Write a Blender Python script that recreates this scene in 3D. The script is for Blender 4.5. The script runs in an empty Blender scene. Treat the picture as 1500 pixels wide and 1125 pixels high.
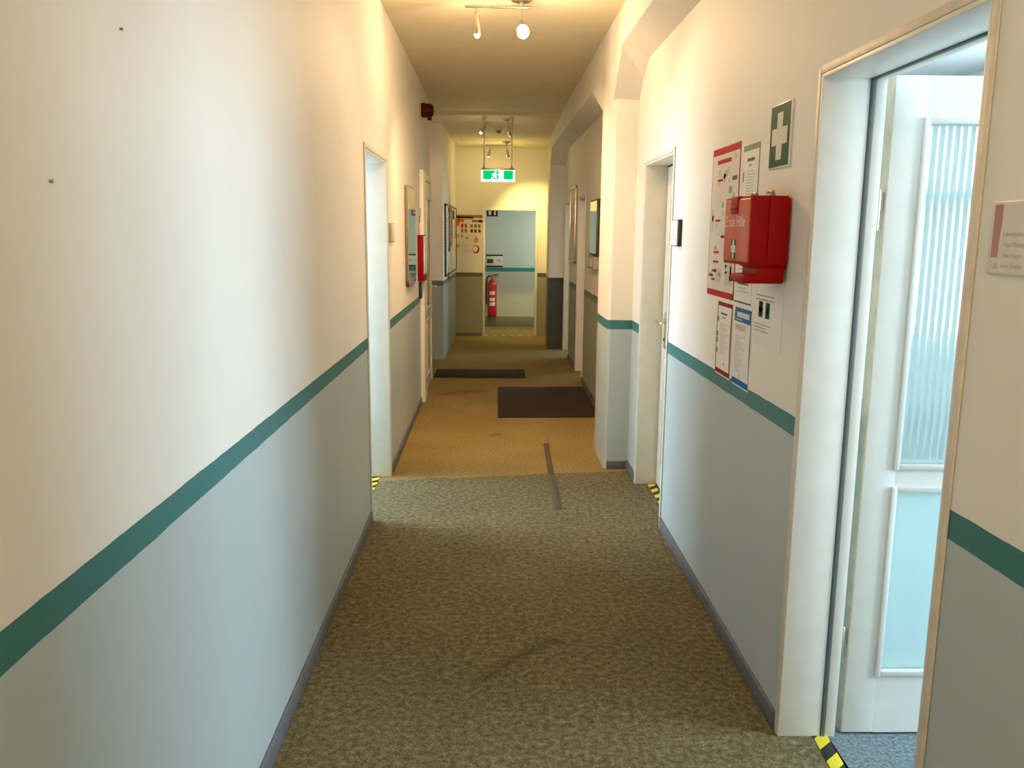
import bpy, bmesh, math, random
from mathutils import Vector, Matrix
random.seed(7)
C = bpy.context.scene.collection
PI = math.pi

# ------------------------------------------------------------------ materials
def _new(name):
    m = bpy.data.materials.new(name); m.use_nodes = True
    nt = m.node_tree; b = nt.nodes['Principled BSDF']
    return m, nt, b

def mat(name, col, rough=.6, metal=0., var=.04, scale=30., bump=0., bscale=200., coat=0., emit=None, es=0., spec=.5):
    m, nt, b = _new(name)
    b.inputs['Roughness'].default_value = rough
    b.inputs['Metallic'].default_value = metal
    b.inputs['Coat Weight'].default_value = coat; b.inputs['Specular IOR Level'].default_value = spec
    tc = nt.nodes.new('ShaderNodeTexCoord')
    n = nt.nodes.new('ShaderNodeTexNoise'); n.inputs['Scale'].default_value = scale; n.inputs['Detail'].default_value = 4
    nt.links.new(tc.outputs['Object'], n.inputs['Vector'])
    r = nt.nodes.new('ShaderNodeValToRGB')
    r.color_ramp.elements[0].position = .3; r.color_ramp.elements[1].position = .7
    r.color_ramp.elements[0].color = [max(0, c*(1-var)) for c in col] + [1]
    r.color_ramp.elements[1].color = [min(1, c*(1+var)) for c in col] + [1]
    nt.links.new(n.outputs['Fac'], r.inputs['Fac']); nt.links.new(r.outputs['Color'], b.inputs['Base Color'])
    if bump:
        n2 = nt.nodes.new('ShaderNodeTexNoise'); n2.inputs['Scale'].default_value = bscale
        nt.links.new(tc.outputs['Object'], n2.inputs['Vector'])
        bp = nt.nodes.new('ShaderNodeBump'); bp.inputs['Strength'].default_value = bump; bp.inputs['Distance'].default_value = .002
        nt.links.new(n2.outputs['Fac'], bp.inputs['Height']); nt.links.new(bp.outputs['Normal'], b.inputs['Normal'])
    if emit:
        b.inputs['Emission Color'].default_value = list(emit) + [1]; b.inputs['Emission Strength'].default_value = es
    return m

def mth(nt, op, a, b=None, c=None):
    n = nt.nodes.new('ShaderNodeMath'); n.operation = op
    for i, v in enumerate((a, b, c)):
        if v is None: continue
        if isinstance(v, (int, float)): n.inputs[i].default_value = v
        else: nt.links.new(v, n.inputs[i])
    return n.outputs[0]

def mixc(nt, fac, a, b):
    n = nt.nodes.new('ShaderNodeMix'); n.data_type = 'RGBA'
    nt.links.new(fac, n.inputs[0])
    for i, v in ((6, a), (7, b)):
        if isinstance(v, (tuple, list)): n.inputs[i].default_value = list(v)[:3] + [1]
        else: nt.links.new(v, n.inputs[i])
    return n.outputs[2]

def wall_paint(name, up=(.80, .77, .71), stripe=(.04, .185, .19), low=(.46, .53, .545), base=1.03, slope=-.0062, width=.06):
    m, nt, b = _new(name)
    b.inputs['Roughness'].default_value = .62
    g = nt.nodes.new('ShaderNodeNewGeometry'); s = nt.nodes.new('ShaderNodeSeparateXYZ')
    nt.links.new(g.outputs['Position'], s.inputs[0])
    nz = nt.nodes.new('ShaderNodeTexNoise'); nz.inputs['Scale'].default_value = 9; nz.inputs['Detail'].default_value = 6
    nt.links.new(g.outputs['Position'], nz.inputs['Vector'])
    wob = mth(nt, 'MULTIPLY_ADD', nz.outputs['Fac'], .006, -.003)
    t = mth(nt, 'MULTIPLY_ADD', s.outputs['Y'], slope, base)
    d = mth(nt, 'SUBTRACT', s.outputs['Z'], t)
    d = mth(nt, 'ADD', d, wob)
    top = mth(nt, 'GREATER_THAN', d, 0.)
    mid = mth(nt, 'GREATER_THAN', d, -width)
    big = nt.nodes.new('ShaderNodeTexNoise'); big.inputs['Scale'].default_value = 1.6; big.inputs['Detail'].default_value = 5
    nt.links.new(g.outputs['Position'], big.inputs['Vector'])
    c = mixc(nt, mid, low, stripe); c = mixc(nt, top, c, up)
    f = mth(nt, 'MULTIPLY_ADD', big.outputs['Fac'], .14, .93)
    hv = nt.nodes.new('ShaderNodeHueSaturation'); nt.links.new(c, hv.inputs['Color']); nt.links.new(f, hv.inputs['Value'])
    nt.links.new(hv.outputs[0], b.inputs['Base Color'])
    rg = mth(nt, 'MULTIPLY_ADD', top, .22, .42); nt.links.new(rg, b.inputs['Roughness'])
    n2 = nt.nodes.new('ShaderNodeTexNoise'); n2.inputs['Scale'].default_value = 160; n2.inputs['Detail'].default_value = 3
    nt.links.new(g.outputs['Position'], n2.inputs['Vector'])
    bp = nt.nodes.new('ShaderNodeBump'); bp.inputs['Strength'].default_value = .22; bp.inputs['Distance'].default_value = .003
    nt.links.new(n2.outputs['Fac'], bp.inputs['Height']); nt.links.new(bp.outputs['Normal'], b.inputs['Normal'])
    return m

def carpet_mat(name):
    m, nt, b = _new(name)
    b.inputs['Roughness'].default_value = 1.0; b.inputs['Specular IOR Level'].default_value = .1
    g = nt.nodes.new('ShaderNodeNewGeometry'); s = nt.nodes.new('ShaderNodeSeparateXYZ')
    nt.links.new(g.outputs['Position'], s.inputs[0])
    def noise(sc, det=3, rough=.5):
        n = nt.nodes.new('ShaderNodeTexNoise'); n.inputs['Scale'].default_value = sc; n.inputs['Detail'].default_value = det
        n.inputs['Roughness'].default_value = rough
        nt.links.new(g.outputs['Position'], n.inputs['Vector']); return n.outputs['Fac']
    def ramp(fac, stops):
        r = nt.nodes.new('ShaderNodeValToRGB'); e = r.color_ramp.elements
        while len(e) < len(stops): e.new(.5)
        for k, (p, c) in enumerate(stops): e[k].position = p; e[k].color = list(c) + [1]
        nt.links.new(fac, r.inputs['Fac']); return r.outputs['Color']
    # mottled needle felt: grey near carpet, tan far carpet
    def blend(a, b, k): return mth(nt, 'ADD', mth(nt, 'MULTIPLY', a, k), mth(nt, 'MULTIPLY', b, 1-k))
    mot = blend(noise(42, 8, .78), noise(210, 3, .6), .62)
    near = ramp(mot, [(.36, (.048, .039, .020)), (.46, (.108, .088, .043)), (.53, (.182, .154, .084)), (.60, (.26, .229, .142)), (.68, (.42, .385, .27))])
    far = ramp(blend(noise(60, 7, .75), noise(240, 3, .6), .6), [(.36, (.11, .073, .022)), (.5, (.245, .180, .068)), (.64, (.40, .305, .13))])
    # seam line: y = 5.28 + .12 x  (slightly wavy)
    sy = mth(nt, 'MULTIPLY_ADD', s.outputs['X'], .15, 5.315)
    d = mth(nt, 'SUBTRACT', s.outputs['Y'], sy)
    d = mth(nt, 'ADD', d, mth(nt, 'MULTIPLY_ADD', noise(3, 2), .06, -.03))
    d = mth(nt, 'ADD', d, mth(nt, 'MULTIPLY_ADD', noise(60, 2), .02, -.01))
    isfar = mth(nt, 'GREATER_THAN', d, 0.)
    c = mixc(nt, isfar, near, far)
    # walked-in soiling
    dirt = mth(nt, 'MULTIPLY_ADD', noise(2.1, 5), .5, .75)
    # dark crease in the near carpet and a stain on the far one
    def seg(x1, y1, x2, y2, w):
        dx, dy = x2-x1, y2-y1; L2 = dx*dx+dy*dy
        px = mth(nt, 'SUBTRACT', s.outputs['X'], x1); py = mth(nt, 'SUBTRACT', s.outputs['Y'], y1)
        wob = mth(nt, 'MULTIPLY_ADD', noise(7, 2), .06, -.03)
        px = mth(nt, 'ADD', px, wob)
        tt = mth(nt, 'DIVIDE', mth(nt, 'ADD', mth(nt, 'MULTIPLY', px, dx), mth(nt, 'MULTIPLY', py, dy)), L2)
        tt = mth(nt, 'MINIMUM', mth(nt, 'MAXIMUM', tt, 0.), 1.)
        ex = mth(nt, 'SUBTRACT', px, mth(nt, 'MULTIPLY', tt, dx)); ey = mth(nt, 'SUBTRACT', py, mth(nt, 'MULTIPLY', tt, dy))
        dd = mth(nt, 'SQRT', mth(nt, 'ADD', mth(nt, 'MULTIPLY', ex, ex), mth(nt, 'MULTIPLY', ey, ey)))
        k = mth(nt, 'DIVIDE', dd, w)
        return mth(nt, 'MAXIMUM', mth(nt, 'SUBTRACT', 1., k), 0.)
    marks = mth(nt, 'ADD', seg(-.05, 2.76, .23, 3.07, .034), seg(.23, 3.07, .28, 3.04, .026))
    marks = mth(nt, 'ADD', marks, mth(nt, 'MULTIPLY', seg(.00, 6.44, .05, 6.47, .05), 1.1))
    marks = mth(nt, 'ADD', marks, mth(nt, 'MULTIPLY', seg(-.45, 8.15, -.12, 8.3, .16), .75))
    for (qx, qy) in ((.42, 2.62), (.30, 2.53), (.62, 2.55)):
        marks = mth(nt, 'ADD', marks, seg(qx, qy, qx+.004, qy, .02))
    f = mth(nt, 'MULTIPLY', dirt, mth(nt, 'SUBTRACT', 1., mth(nt, 'MULTIPLY', mth(nt, 'MINIMUM', marks, 1.), .36)))
    hv = nt.nodes.new('ShaderNodeHueSaturation'); nt.links.new(c, hv.inputs['Color']); nt.links.new(f, hv.inputs['Value'])
    nt.links.new(hv.outputs[0], b.inputs['Base Color'])
    bp = nt.nodes.new('ShaderNodeBump'); bp.inputs['Strength'].default_value = .5; bp.inputs['Distance'].default_value = .004
    nt.links.new(noise(300, 2), bp.inputs['Height']); nt.links.new(bp.outputs['Normal'], b.inputs['Normal'])
    return m

def stripes_mat(name, ca, cb, pitch, ang=.8):
    m, nt, b = _new(name); b.inputs['Roughness'].default_value = .45
    tc = nt.nodes.new('ShaderNodeTexCoord'); s = nt.nodes.new('ShaderNodeSeparateXYZ')
    nt.links.new(tc.outputs['Object'], s.inputs[0])
    v = mth(nt, 'MULTIPLY_ADD', s.outputs['X'], ang, s.outputs['Y'])
    fr = mth(nt, 'FRACT', mth(nt, 'DIVIDE', v, pitch))
    c = mixc(nt, mth(nt, 'GREATER_THAN', fr, .5), ca, cb)
    nt.links.new(c, b.inputs['Base Color']); return m

def clear_mat(name, tint=(1, 1, 1), gloss=.12):
    m = bpy.data.materials.new(name); m.use_nodes = True; nt = m.node_tree
    nt.nodes.remove(nt.nodes['Principled BSDF']); out = nt.nodes['Material Output']
    t = nt.nodes.new('ShaderNodeBsdfTransparent'); t.inputs[0].default_value = list(tint) + [1]
    g = nt.nodes.new('ShaderNodeBsdfGlossy'); g.inputs['Roughness'].default_value = .08
    mx = nt.nodes.new('ShaderNodeMixShader'); fr = nt.nodes.new('ShaderNodeFresnel'); fr.inputs[0].default_value = 1.4
    k = mth(nt, 'MULTIPLY', fr.outputs[0], gloss*2.2)
    nt.links.new(k, mx.inputs[0]); nt.links.new(t.outputs[0], mx.inputs[1]); nt.links.new(g.outputs[0], mx.inputs[2])
    nt.links.new(mx.outputs[0], out.inputs[0]); return m

def glass_mat(name, col, rough, ior=1.45):
    m, nt, b = _new(name)
    b.inputs['Base Color'].default_value = list(col) + [1]; b.inputs['Transmission Weight'].default_value = 1.
    b.inputs['Roughness'].default_value = rough; b.inputs['IOR'].default_value = ior
    tc = nt.nodes.new('ShaderNodeTexCoord'); n = nt.nodes.new('ShaderNodeTexNoise'); n.inputs['Scale'].default_value = 40
    nt.links.new(tc.outputs['Object'], n.inputs['Vector'])
    bp = nt.nodes.new('ShaderNodeBump'); bp.inputs['Strength'].default_value = .03
    nt.links.new(n.outputs['Fac'], bp.inputs['Height']); nt.links.new(bp.outputs['Normal'], b.inputs['Normal'])
    return m

def emis(name, col, st):
    m = bpy.data.materials.new(name); m.use_nodes = True; nt = m.node_tree
    nt.nodes.remove(nt.nodes['Principled BSDF']); e = nt.nodes.new('ShaderNodeEmission')
    e.inputs[0].default_value = list(col) + [1]; e.inputs[1].default_value = st
    nt.links.new(e.outputs[0], nt.nodes['Material Output'].inputs[0]); return m

M = {}
M['wall'] = wall_paint('wall_paint')
M['office'] = mat('office_white_paint', (.80, .81, .79), .7, bump=.15)
M['ceiling'] = mat('ceiling_paint', (.74, .66, .47), .75, var=.03, scale=6, bump=.25, bscale=120)
M['carpet'] = carpet_mat('needle_felt_carpet')
M['office_carpet'] = mat('office_blue_grey_carpet', (.16, .20, .215), .95, var=.5, scale=90, bump=.4, bscale=300)
M['base'] = mat('baseboard_blue_grey', (.125, .138, .150), .55, var=.15, scale=40)
M['white'] = mat('white_lacquer', (.80, .79, .74), .38, var=.03, scale=12)
M['cream'] = mat('cream_lacquer', (.78, .74, .64), .4, var=.04, scale=12)
M['steel_frame'] = mat('painted_steel_frame', (.76, .74, .68), .42, var=.04, scale=10)
M['casing'] = mat('beige_painted_casing', (.70, .62, .51), .5, var=.08, scale=25)
M['ivory'] = mat('ivory_lacquer', (.86, .83, .70), .4, var=.02)
M['edge'] = mat('aged_lacquer_edge', (.55, .49, .33), .55, var=.12, scale=20)
M['rubber'] = mat('grey_rubber_seal', (.10, .125, .13), .6)
M['black'] = mat('black_plastic', (.012, .012, .013), .45)
M['dark'] = mat('dark_gap', (.02, .018, .014), .8)
M['metal'] = mat('brushed_nickel', (.55, .50, .42), .28, 1., var=.08, scale=80)
M['brass'] = mat('satin_steel', (.62, .58, .50), .35, 1., var=.05, scale=80)
M['chrome'] = mat('chrome', (.8, .8, .8), .08, 1., var=.01)
M['mirror'] = mat('mirror_glass', (.78, .80, .76), .03, 1., var=.005)
M['red'] = mat('red_abs_plastic', (.34, .003, .004), .5, var=.05, spec=.1)
M['orange'] = mat('orange_red_plastic', (.56, .065, .006), .4, var=.12, scale=9, spec=.3)
M['darkred'] = mat('dark_red_plastic', (.075, .003, .006), .5, spec=.2)
M['extred'] = mat('extinguisher_red', (.50, .012, .018), .25, coat=.4)
M['green'] = mat('sign_green', (.006, .075, .026), .5, var=.03, spec=.12)
M['olive'] = mat('leaflet_green', (.16, .24, .06), .5)
M['paper'] = mat('white_paper', (.78, .75, .70), .55, var=.02, scale=6)
M['paperB'] = mat('greyish_paper', (.66, .62, .55), .5, var=.05, scale=5)
M['ink'] = mat('grey_print', (.30, .28, .26), .6, var=.2, scale=300)
M['pale_ink'] = mat('pale_grey_print', (.52, .49, .45), .6, var=.12, scale=300)
M['black_ink'] = mat('black_print', (.05, .045, .04), .6)
M['red_ink'] = mat('red_print', (.46, .008, .010), .6, spec=.12)
M['crimson'] = mat('crimson_print', (.25, .005, .010), .6, spec=.12)
M['blue_ink'] = mat('blue_print', (.006, .12, .36), .55, spec=.15)
M['rust'] = mat('rust_red_print', (.46, .055, .022), .6, var=.05, spec=.12)
M['amber'] = mat('amber_print', (.72, .36, .03), .5)
M['orange_ink'] = mat('orange_print', (.78, .22, .02), .5)
M['brown'] = mat('brown_print', (.28, .17, .05), .5)
M['maroon'] = mat('maroon_print', (.07, .005, .012), .6, spec=.12)
M['mat'] = mat('dark_entrance_mat', (.020, .008, .006), .95, var=.3, scale=160, bump=.5, bscale=400)
M['tape'] = mat('worn_duct_tape', (.07, .06, .042), .7, var=.15, scale=50)
M['hazard'] = stripes_mat('hazard_tape', (.80, .66, .03), (.012, .012, .012), .11, -.9)
M['hazard_w'] = stripes_mat('worn_edge_tape', (.66, .62, .42), (.05, .04, .03), .13, 1.)
M['clear'] = clear_mat('clear_acrylic')
def milky(name, rough, k):
    m = glass_mat(name, (.90, .985, .965), rough); nt = m.node_tree
    t = nt.nodes.new('ShaderNodeBsdfTranslucent'); t.inputs[0].default_value = (.84, .96, .94, 1)
    mx = nt.nodes.new('ShaderNodeMixShader'); mx.inputs[0].default_value = k
    nt.links.new(nt.nodes['Principled BSDF'].outputs[0], mx.inputs[1]); nt.links.new(t.outputs[0], mx.inputs[2])
    nt.links.new(mx.outputs[0], nt.nodes['Material Output'].inputs[0]); return m
M['reeded'] = milky('reeded_glass', .09, .30)
M['frosted'] = milky('frosted_ribbed_glass', .38, .62)
M['panel_glass'] = mat('olive_tinted_panel_glass', (.24, .20, .07), .12, var=.1, scale=5)
M['bulb_on'] = emis('lit_bulb', (1, .84, .58), 60.)
M['bulb_dim'] = emis('lit_bulb_side', (1, .84, .60), 22.)
M['bulb_far'] = emis('lit_bulb_far', (1, .80, .50), 14.)
M['exit_white'] = emis('lit_sign_white', (.80, 1., .95), 2.2)
M['exit_green'] = emis('lit_sign_green', (.0, .72, .16), .95)
M['acrylic_white'] = mat('white_sign_plate', (.70, .66, .58), .3)
M['grey_shelf'] = mat('dark_blue_grey_shelf', (.035, .05, .06), .5)

# ------------------------------------------------------------------ mesh helpers
class B:
    """collects shapes, each with its material slot, into one mesh"""
    def __init__(s): s.bm = bmesh.new(); s.mats = []
    def mi(s, m):
        if m not in s.mats: s.mats.append(m)
        return s.mats.index(m)
    def box(s, lo, hi, m, bev=0., seg=2):
        lo, hi = [min(a, b) for a, b in zip(lo, hi)], [max(a, b) for a, b in zip(lo, hi)]
        t = bmesh.new(); bmesh.ops.create_cube(t, size=1.)
        for v in t.verts: v.co = [lo[k] + (v.co[k]+.5)*(hi[k]-lo[k]) for k in range(3)]
        if bev: bmesh.ops.bevel(t, geom=list(t.edges), offset=bev, segments=seg, affect='EDGES', profile=.5)
        return s._take(t, m, bev > 0)
    def _take(s, t, m, smooth=False, mx=None):
        if mx is not None: bmesh.ops.transform(t, matrix=mx, verts=t.verts)
        k = s.mi(m); mp = {}
        for v in t.verts: mp[v] = s.bm.verts.new(v.co)
        for f in t.faces:
            try: nf = s.bm.faces.new([mp[v] for v in f.verts])
            except ValueError: continue
            nf.material_index = k; nf.smooth = smooth
        t.free(); return s
    def prism(s, poly, axis, a, b, m, bev=0.):
        """poly of 2-D points extruded along axis 0/1/2 from a to b"""
        t = bmesh.new()
        def P(p, h):
            q = list(p); q.insert(axis, h); return q
        va = [t.verts.new(P(p, a)) for p in poly]; vb = [t.verts.new(P(p, b)) for p in poly]
        t.faces.new(va); t.faces.new(vb[::-1]); n = len(poly)
        for i in range(n): t.faces.new([va[i], vb[i], vb[(i+1) % n], va[(i+1) % n]])
        bmesh.ops.recalc_face_normals(t, faces=t.faces)
        if bev: bmesh.ops.bevel(t, geom=list(t.edges), offset=bev, segments=2, affect='EDGES', profile=.5)
        return s._take(t, m, bev > 0)
    def hexa(s, pts, m):
        """8 points: bottom ring of four then top ring of four"""
        t = bmesh.new(); v = [t.verts.new(p) for p in pts]
        for f in ((0,1,2,3),(4,5,6,7),(0,1,5,4),(1,2,6,5),(2,3,7,6),(3,0,4,7)): t.faces.new([v[i] for i in f])
        bmesh.ops.recalc_face_normals(t, faces=t.faces)
        return s._take(t, m)
    def lathe(s, prof, m, org=(0,0,0), axis=(0,0,1), n=24):
        """profile of (radius, height) turned about axis at org"""
        t = bmesh.new(); rings = []
        for r, h in prof:
            if r < 1e-6: rings.append([t.verts.new((0,0,h))])
            else: rings.append([t.verts.new((r*math.cos(2*PI*k/n), r*math.sin(2*PI*k/n), h)) for k in range(n)])
        for a, b in zip(rings, rings[1:]):
            for k in range(n):
                k2 = (k+1) % n
                q = [a[k % len(a)], a[k2 % len(a)], b[k2 % len(b)], b[k % len(b)]]
                u = []
                for x in q:
                    if x not in u: u.append(x)
                if len(u) > 2: t.faces.new(u)
        for r in (rings[0], rings[-1]):
            if len(r) > 1: t.faces.new(r)
        bmesh.ops.recalc_face_normals(t, faces=t.faces)
        q = Vector((0,0,1)).rotation_difference(Vector(axis).normalized())
        return s._take(t, m, True, Matrix.Translation(org) @ q.to_matrix().to_4x4())
    def tube(s, pts, r, m, n=10):
        pts = [Vector(p) for p in pts]; t = bmesh.new(); rings = []; up = None
        for i, p in enumerate(pts):
            d = (pts[min(i+1, len(pts)-1)] - pts[max(i-1, 0)]).normalized()
            if up is None: up = d.orthogonal().normalized()
            up = (up - d*up.dot(d)).normalized(); w = d.cross(up)
            rings.append([t.verts.new(p + r*(math.cos(2*PI*k/n)*up + math.sin(2*PI*k/n)*w)) for k in range(n)])
        for a, b in zip(rings, rings[1:]):
            for k in range(n): t.faces.new([a[k], a[(k+1) % n], b[(k+1) % n], b[k]])
        t.faces.new(rings[0]); t.faces.new(rings[-1])
        bmesh.ops.recalc_face_normals(t, faces=t.faces)
        return s._take(t, m, True)
    def sphere(s, c, r, m, sc=(1,1,1), seg=20):
        t = bmesh.new(); bmesh.ops.create_uvsphere(t, u_segments=seg, v_segments=seg//2, radius=r)
        return s._take(t, m, True, Matrix.Translation(c) @ Matrix.Diagonal((*sc, 1)))
    def build(s, name, parent=None, shift=None, auto=True):
        me = bpy.data.meshes.new(name)
        if shift is not None:
            for v in s.bm.verts: v.co = v.co - Vector(shift)
        s.bm.normal_update(); s.bm.to_mesh(me); s.bm.free()
        for m in s.mats: me.materials.append(m)
        try: me.set_sharp_from_angle(angle=math.radians(38))
        except Exception: pass
        o = bpy.data.objects.new(name, me); C.objects.link(o)
        if parent is not None: o.parent = parent
        return o

def tag(o, label, cat, group=None, kind=None):
    o['label'] = label; o['category'] = cat
    if group: o['group'] = group
    if kind: o['kind'] = kind
    return o

def thing(name, label, cat, mx=None, loc=None, group=None, kind=None):
    o = bpy.data.objects.new(name, None); o.empty_display_size = .05; C.objects.link(o)
    if mx is not None: o.matrix_world = mx
    if loc is not None: o.location = loc
    return tag(o, label, cat, group, kind)

def frame(u, v, n, org):
    u, v, n, org = Vector(u), Vector(v), Vector(n), Vector(org)
    return Matrix(((u.x, v.x, n.x, org.x), (u.y, v.y, n.y, org.y), (u.z, v.z, n.z, org.z), (0, 0, 0, 1)))
def right_wall(y, z, x=.9056): return frame((0,-1,0), (0,0,1), (-1,0,0), (x, y, z))   # x right = towards the camera
def left_wall(y, z, x=-.65): return frame((0,1,0), (0,0,1), (1,0,0), (x, y, z))      # x right = away from the camera
def end_wall(x, z, y=12.9): return frame((1,0,0), (0,0,1), (0,-1,0), (x, y, z))

def lettering(name, text, size, m, parent, loc, rot=None, ext=.0004, align='LEFT', sx=1.):
    cu = bpy.data.curves.new(name, 'FONT'); cu.body = text; cu.size = size; cu.extrude = ext; cu.align_x = align
    o = bpy.data.objects.new(name, cu); C.objects.link(o)
    bpy.context.view_layer.update()
    me = bpy.data.meshes.new_from_object(o.evaluated_get(bpy.context.evaluated_depsgraph_get()))
    bpy.data.objects.remove(o)
    me.materials.clear(); me.materials.append(m)
    for v in me.vertices: v.co.x *= sx
    o = bpy.data.objects.new(name, me); C.objects.link(o); o.parent = parent; o.location = loc
    if rot: o.rotation_euler = rot
    return o

def copy_tree(o, parent=None):
    c = o.copy(); C.objects.link(c)
    if parent is not None: c.parent = parent
    for ch in [x for x in bpy.data.objects if x.parent == o]: copy_tree(ch, c)
    return c

def structure(name, b, label, cat):
    return tag(b.build(name), label, cat, kind='structure')

# ------------------------------------------------------------------ plan of the corridor (metres, camera at x=0 y=0)
XL, XR, XC, XB = -.65, .905, .745, .95
H = 2.85
W = M['wall']

# floor -------------------------------------------------------------
b = B()
b.box((-1.0, -2.1, -.12), (1.06, 12.99, 0), M['carpet'])
structure('floor', b, 'mottled grey and tan needle felt carpet along the corridor', 'floor')
b = B(); b.box((-1.1, 12.99, -.12), (1.7, 14.4, 0), M['carpet'])
structure('floor_lobby', b, 'brown carpet of the small lobby behind the far doorway', 'floor')

# ceilings -----------------------------------------------------------
b = B(); b.box((-1.0, -2.1, H), (1.1, 9.75, H+.12), M['ceiling'])
structure('ceiling', b, 'white plaster ceiling over the near stretch of corridor', 'ceiling')
b = B(); b.prism([(9.75, 2.815), (13.0, 2.765), (13.0, 2.97), (9.75, 2.97)], 0, -1.0, 1.1, M['ceiling'])
structure('ceiling_far', b, 'slightly lower plaster ceiling over the far stretch', 'ceiling')

# left wall ------------------------------------------------------------
b = B()
b.box((-.80, -2.1, 0), (XL, 4.445, H), W)
b.box((-.80, 4.445, 1.965), (XL, 5.315, H), W)
b.box((-.80, 5.315, 0), (XL, 7.95, H), W)
b.box((-.80, 7.95, 2.04), (XL, 8.98, H), W)
b.box((-.80, 8.98, 0), (XL-.01, 9.07, H), W)
structure('wall_left', b, 'long left corridor wall, cream above teal stripe and grey dado', 'wall')
b = B()
b.box((-1.1, 9.07, 0), (-.95, 10.4, H), W); b.box((-.95, 9.0, 0), (-.80, 9.07, H), W)
structure('wall_left_niche', b, 'recessed piece of left wall past the panelled door', 'wall')
b = B()
b.prism([(-1.1, 10.4), (-.597, 10.4), (-.552, 12.95), (-1.1, 12.95)], 2, 0, 2.9, W)
b.mats = [wall_paint('far_left_paint', stripe=(.10, .15, .12), low=(.33, .39, .36))]; structure('wall_left_far', b, 'far left wall piece that carries the pinboard', 'wall')  # lower wall darker than on the near walls, stripe duller

# right wall -----------------------------------------------------------
b = B()
T = 1.05
b.box((XR, -2.1, 0), (T, 1.615, 2.66), W); b.box((XR, 1.615, 1.985), (T, 2.435, 2.66), W)
b.box((XR, 2.435, 0), (T, 4.365, 2.66), W); b.box((XR, 4.365, 1.955), (T, 5.165, 2.66), W)
b.box((XR, 5.165, 0), (T, 5.52, 2.66), W)
structure('wall_right', b, 'near right corridor wall with the notices and open office door', 'wall')
b = B()
# sloped underside of the beam and its haunch towards the pillar
def beam(segs, name, label):
    b = B()
    for (y0, zo0, zi0, y1, zo1, zi1) in segs:
        b.hexa([(XC, y0, zo0), (T-.02, y0, zi0), (T-.02, y1, zi1), (XC, y1, zo1),
                (XC, y0, H), (T-.02, y0, H), (T-.02, y1, H), (XC, y1, H)], W)
    structure(name, b, label, 'beam')
beam([(-2.1, 2.63, 2.50, 5.19, 2.63, 2.50), (5.19, 2.63, 2.50, 5.51, 2.365, 2.345)], 'beam_near',
     'plastered beam over the near right wall with sloping haunch')
beam([(6.02, 2.365, 2.345, 6.72, 2.60, 2.56), (6.72, 2.60, 2.56, 11.1, 2.62, 2.58), (11.1, 2.62, 2.58, 11.45, 2.40, 2.38)], 'beam_far',
     'plastered beam over the far right bay between the two pillars')
b = B(); b.prism([(XC, 5.53), (XC+.02, 5.5), (T, 5.5), (T, 6.03), (XC, 6.03)], 2, 0, H, W)
structure('pillar_near', b, 'wide plastered pillar projecting on the right beside the grey door', 'pillar')
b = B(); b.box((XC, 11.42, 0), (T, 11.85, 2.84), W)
b.mats = [wall_paint('far_pillar_paint', stripe=(.022, .04, .028), low=(.045, .055, .038))]; structure('pillar_far', b, 'shaded far pillar on the right before the end wall', 'pillar')  # stripe and lower part much darker than on the other walls
b = B()
b.box((XB, 6.03, 0), (1.10, 8.895, H), W); b.box((XB, 8.895, 1.935), (1.10, 9.60, H), W)
b.box((XB, 9.60, 0), (1.10, 10.62, H), W); b.box((XB, 10.62, 1.915), (1.10, 11.36, H), W)
b.box((XB, 11.36, 0), (1.10, 11.42, H), W); b.box((.80, 11.85, 0), (1.10, 12.95, 2.84), W)
b.mats = [wall_paint('bay_paint', stripe=(.14, .18, .13), low=(.37, .375, .29))]; structure('wall_right_far', b, 'recessed right wall of the far bay with two doorways', 'wall')  # duller stripe and darker lower wall than the near right wall

# end wall and lobby -----------------------------------------------------
b = B()
b.box((-.6, 12.9, 0), (-.145, 13.05, 2.9), W); b.box((-.145, 12.9, 1.885), (.665, 13.05, 2.9), W); b.box((.665, 12.9, 0), (1.1, 13.05, 2.9), W)
b.mats = [wall_paint('end_wall_paint', stripe=(.09, .11, .06), low=(.31, .30, .22))]; structure('wall_end', b, 'yellow lit end wall around the far doorway', 'wall')  # lower wall darker and stripe duller than along the corridor
W2 = wall_paint('lobby_wall_paint', up=(.62, .66, .60), stripe=(.02, .23, .26), low=(.50, .52, .45), base=.975, slope=0., width=.065)
b = B(); b.box((-1.1, 14.2, 0), (1.7, 14.35, 2.6), W2)
structure('wall_lobby_back', b, 'pale green lobby wall with teal stripe behind the far doorway', 'wall')
b = B(); b.box((-1.1, 13.05, 0), (-.95, 14.2, 2.6), W2)
structure('wall_lobby_left', b, 'left side wall of the far lobby', 'wall')
b = B(); b.box((1.55, 13.05, 0), (1.7, 14.2, 2.6), W2)
structure('wall_lobby_right', b, 'right side wall of the far lobby', 'wall')
b = B(); b.box((-1.1, 13.05, 2.55), (1.7, 14.35, 2.65), M['ceiling'])
structure('ceiling_lobby', b, 'ceiling of the far lobby', 'ceiling')
b = B(); b.box((-1.0, -2.25, 0), (1.1, -2.1, H), W)
structure('wall_back', b, 'corridor wall behind the viewer', 'wall')

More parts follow.
